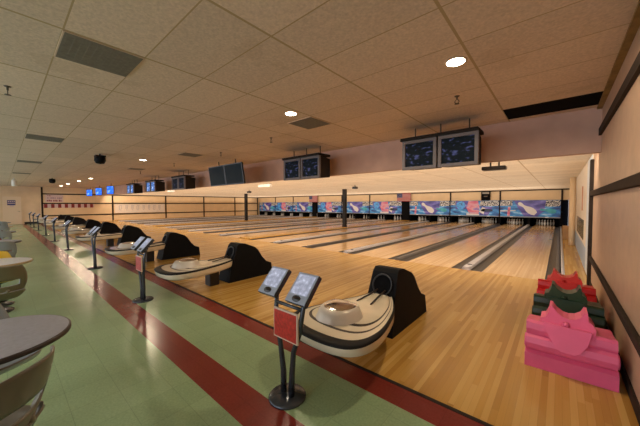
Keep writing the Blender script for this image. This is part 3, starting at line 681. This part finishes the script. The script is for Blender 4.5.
# ------------------------------------------------------------------ tables and moulded chairs
def make_table(top, edge):
    t = empty('round_table', (0, 0, 0), 'x', 'table'); R = 0.41
    b = MB(); b.lathe([(R-0.012, 0.0), (R, 0.006), (R, 0.028), (R-0.006, 0.033), (R-0.012, 0.034), (0, 0.034)], top, 48, mats=[edge, edge, edge, edge, top]); b.build('tabletop', t, (0, 0, 0.692))
    b = MB(); b.lathe([(0.20, 0), (0.20, 0.02), (0.05, 0.05), (0.04, 0.06), (0.04, 0.65), (0.12, 0.685), (0.12, 0.692)], POST, 24); b.build('pedestal', t)
    return t
def make_chair(inner, outer, rim):
    """moulded bucket chair on a pedestal; faces -x, back at +x"""
    t = empty('moulded_chair', (0, 0, 0), 'x', 'chair')
    # seat pan: grid, cupped
    def sheet(fn, nu, nv, th, name, hole=None):
        b = MB(); P1 = [[Vector(fn(i/nu, j/nv)) for j in range(nv+1)] for i in range(nu+1)]
        N = [[None]*(nv+1) for _ in range(nu+1)]
        for i in range(nu+1):
            for j in range(nv+1):
                du = P1[min(i+1, nu)][j]-P1[max(i-1, 0)][j]; dv = P1[i][min(j+1, nv)]-P1[i][max(j-1, 0)]; N[i][j] = du.cross(dv).normalized()
        A = [[b.bm.verts.new(P1[i][j]) for j in range(nv+1)] for i in range(nu+1)]; B = [[b.bm.verts.new(P1[i][j]-N[i][j]*th) for j in range(nv+1)] for i in range(nu+1)]
        solid = lambda i, j: 0 <= i < nu and 0 <= j < nv and not (hole and hole(i/nu+0.5/nu, j/nv+0.5/nv))
        for i in range(nu):
            for j in range(nv):
                if not solid(i, j): continue
                b.face([A[i][j], A[i+1][j], A[i+1][j+1], A[i][j+1]], inner, True); b.face([B[i][j], B[i][j+1], B[i+1][j+1], B[i+1][j]], outer, True)
                for (di, dj, p, q) in ((-1, 0, (i, j), (i, j+1)), (1, 0, (i+1, j), (i+1, j+1)), (0, -1, (i, j), (i+1, j)), (0, 1, (i, j+1), (i+1, j+1))):
                    if not solid(i+di, j+dj): b.face([A[p[0]][p[1]], A[q[0]][q[1]], B[q[0]][q[1]], B[p[0]][p[1]]], rim, True)
        return b.build(name, t)
    def se(c, p=2.6): return math.copysign(abs(c)**(2/p), c)
    def seat(u, v):   # superellipse disc mapping
        a, bb = 2*u-1, 2*v-1; x = a*math.sqrt(max(0, 1-bb*bb*0.35)); y = bb*math.sqrt(max(0, 1-a*a*0.35)); r = max(abs(a), abs(bb))
        return (x*0.235-0.02, y*0.245, 0.365 + 0.095*r**2.6 + (0.03 if a > 0.8 else 0))
    sheet(seat, 18, 18, 0.012, 'seat')
    def back(u, v):   # u up, v across
        a, bb = 2*u-1, 2*v-1; y = bb*math.sqrt(max(0, 1-a*a*0.30))*(0.245-0.02*u); zz = a*math.sqrt(max(0, 1-bb*bb*0.25)); z = 0.635 + zz*0.185
        x = 0.19 + 0.11*u - 0.085*bb*bb - 0.02*(abs(a)**4)*0 
        return (x, y, z)
    sheet(lambda u, v: back(u, v), 20, 20, 0.012, 'backrest', hole=lambda u, v: 0.30 < u < 0.50 and 0.14 < v < 0.86)
    b = MB(); b.tube([(0.16, -0.06, 0.45), (0.205, -0.06, 0.49), (0.20, -0.06, 0.52)], 0.02, outer, 8); b.tube([(0.16, 0.06, 0.45), (0.205, 0.06, 0.49), (0.20, 0.06, 0.52)], 0.02, outer, 8); b.build('back_support', t)
    b = MB(); b.lathe([(0.17, 0), (0.17, 0.015), (0.05, 0.04), (0.035, 0.06), (0.035, 0.33), (0.10, 0.35)], POST, 20); b.build('pedestal', t)
    return t
TX = [-2.645, -6.12, -9.5, -12.9, -16.3, -19.7]
tops = [make_table(TTOP, TEDGE), make_table(TTOPW, TEDGEW)]
chG = make_chair(SHELLG, SHELLG, SHELLT); chY = make_chair(SHELLY, SHELLY, SHELLG); chR = make_chair(SHELLR, SHELLG, SHELLG); chT = make_chair(SHELLT, SHELLT, SHELLT); chO = make_chair(SHELLO, SHELLO, SHELLG)
kinds = [(0, chT, chG), (1, chO, chY), (0, chG, chR), (0, chG, chG), (1, chG, chR), (0, chG, chG)]
TL = ['nearest the camera', 'second from the camera', 'third from the camera', 'fourth from the camera', 'fifth from the camera', 'farthest in the row']
tu = set()
def inst2(p, loc, rz):
    o = copy_tree(p) if p.name in tu else p; tu.add(p.name); o.location = loc; o.rotation_euler = (0, 0, rz); return o
for i, x in enumerate(TX):
    ti, ch, cf = kinds[i]
    o = inst2(tops[ti], (x, -0.10, 0), 0); o['label'] = ('grey round table with dark edge, ' if ti == 0 else 'white-topped round table with tan edge, ') + TL[i]; o['group'] = 'round tables along the concourse'
    o = inst2(ch, (-2.03, -0.13, 0) if i == 0 else (x+0.85, -0.06, 0), 0.92 if i == 0 else 0.15); o['group'] = 'moulded chairs'
    o['label'] = ['tan-grey moulded chair with slotted back, nearest the camera at the left edge', 'olive moulded chair with slotted back beside the white-topped table', 'blue-grey moulded chair on the near side of the third table', 'blue-grey moulded chair on the near side of the fourth table', 'blue-grey moulded chair on the near side of the fifth table', 'blue-grey moulded chair on the near side of the farthest table'][i]
    o = inst2(cf, (x-0.40, -0.10 if i != 1 else -0.06, 0), PI+(0.5 if i != 1 else 0.3)); o['group'] = 'moulded chairs'
    o['label'] = ['blue-grey moulded chair tucked under the nearest grey table', 'yellow moulded chair tucked under the white-topped table', 'maroon-seated moulded chair under the third table', 'blue-grey moulded chair tucked under the fourth table', 'maroon-seated moulded chair under the fifth table', 'blue-grey moulded chair tucked under the farthest table'][i]
# ------------------------------------------------------------------ stacked plastic booster ramps by the right wall
def make_ramp(m):
    t = empty('bowling_ramp', (0, 0, 0), 'x', 'bowling ramp')
    yz = lambda a, z, d: (d, a, z)
    b = MB(); b.prism([(0.0, 0.0), (-0.005, 0.13), (0.03, 0.155), (0.62, 0.155), (0.66, 0.0)], yz, -0.312, 0.312, m, bev=0.012); b.build('base', t)
    prof = [(0.035, 0.15), (0.0, 0.18), (-0.012, 0.23), (0.0, 0.28), (0.03, 0.305), (0.02, 0.36), (0.03, 0.415), (0.055, 0.435), (0.24, 0.40), (0.50, 0.34), (0.58, 0.28), (0.60, 0.15)]
    b = MB(); b.prism(prof, lambda y, z, d: (d*0.305, y + (0.03 if d > 0 else 0.0)*(z-0.15), z - (0.035 if d > 0 and z > 0.35 else 0.0)), -1, 1, m, bev=0.018, smooth=False); b.build('body', t)
    for s_ in (-1, 1):       # rounded end rolls of the body
        b = MB(); b.tube([(s_*0.315, 0.055, 0.23), (s_*0.20, 0.055, 0.23)], 0.062, m, 14); b.build('end_roll', t)
    # hanging V-shaped apron in front
    b = MB(); b.prism([(-0.185, 0.44), (-0.13, 0.32), (-0.08, 0.25), (-0.05, 0.235), (0.04, 0.235), (0.07, 0.25), (0.12, 0.32), (0.15, 0.43)], lambda x, z, d: (x, d - 0.085*(0.44-z)/0.2, z), 0.03, 0.09, m, bev=0.01); b.build('apron', t)
    # crown with two horns
    out = [(-0.19, 0.36), (-0.205, 0.43), (-0.20, 0.465), (-0.165, 0.475), (-0.145, 0.52), (-0.135, 0.575), (-0.115, 0.57), (-0.085, 0.53), (-0.04, 0.50), (0.0, 0.492), (0.045, 0.50), (0.085, 0.525), (0.105, 0.565), (0.125, 0.565), (0.13, 0.50), (0.155, 0.485), (0.175, 0.45), (0.165, 0.36)]
    b = MB(); b.prism(out, lambda x, z, d: (x, d + 0.55*(z-0.40), z), 0.04, 0.24, m, bev=0.014); cr = b.build('crown', t)
    b = MB(); b.lathe([(0.028, 0), (0.024, 0.02), (0.0, 0.03)], m, 14); b.build('knob', t, (-0.02, 0.065, 0.445), (math.radians(90), 0, 0))
    return t
for m, y, lab in ((PINK, 3.27, 'pink plastic children\'s ramp with horned top, nearest by the right wall'), (DGREEN, 4.22, 'dark green plastic ramp with horned top, between the pink and red ones'), (REDPL, 5.13, 'bright red plastic ramp with horned top, farthest of the three')):
    o = make_ramp(m); o.location = (0.085, y, 0); o['label'] = lab; o['group'] = 'plastic bowling ramps'
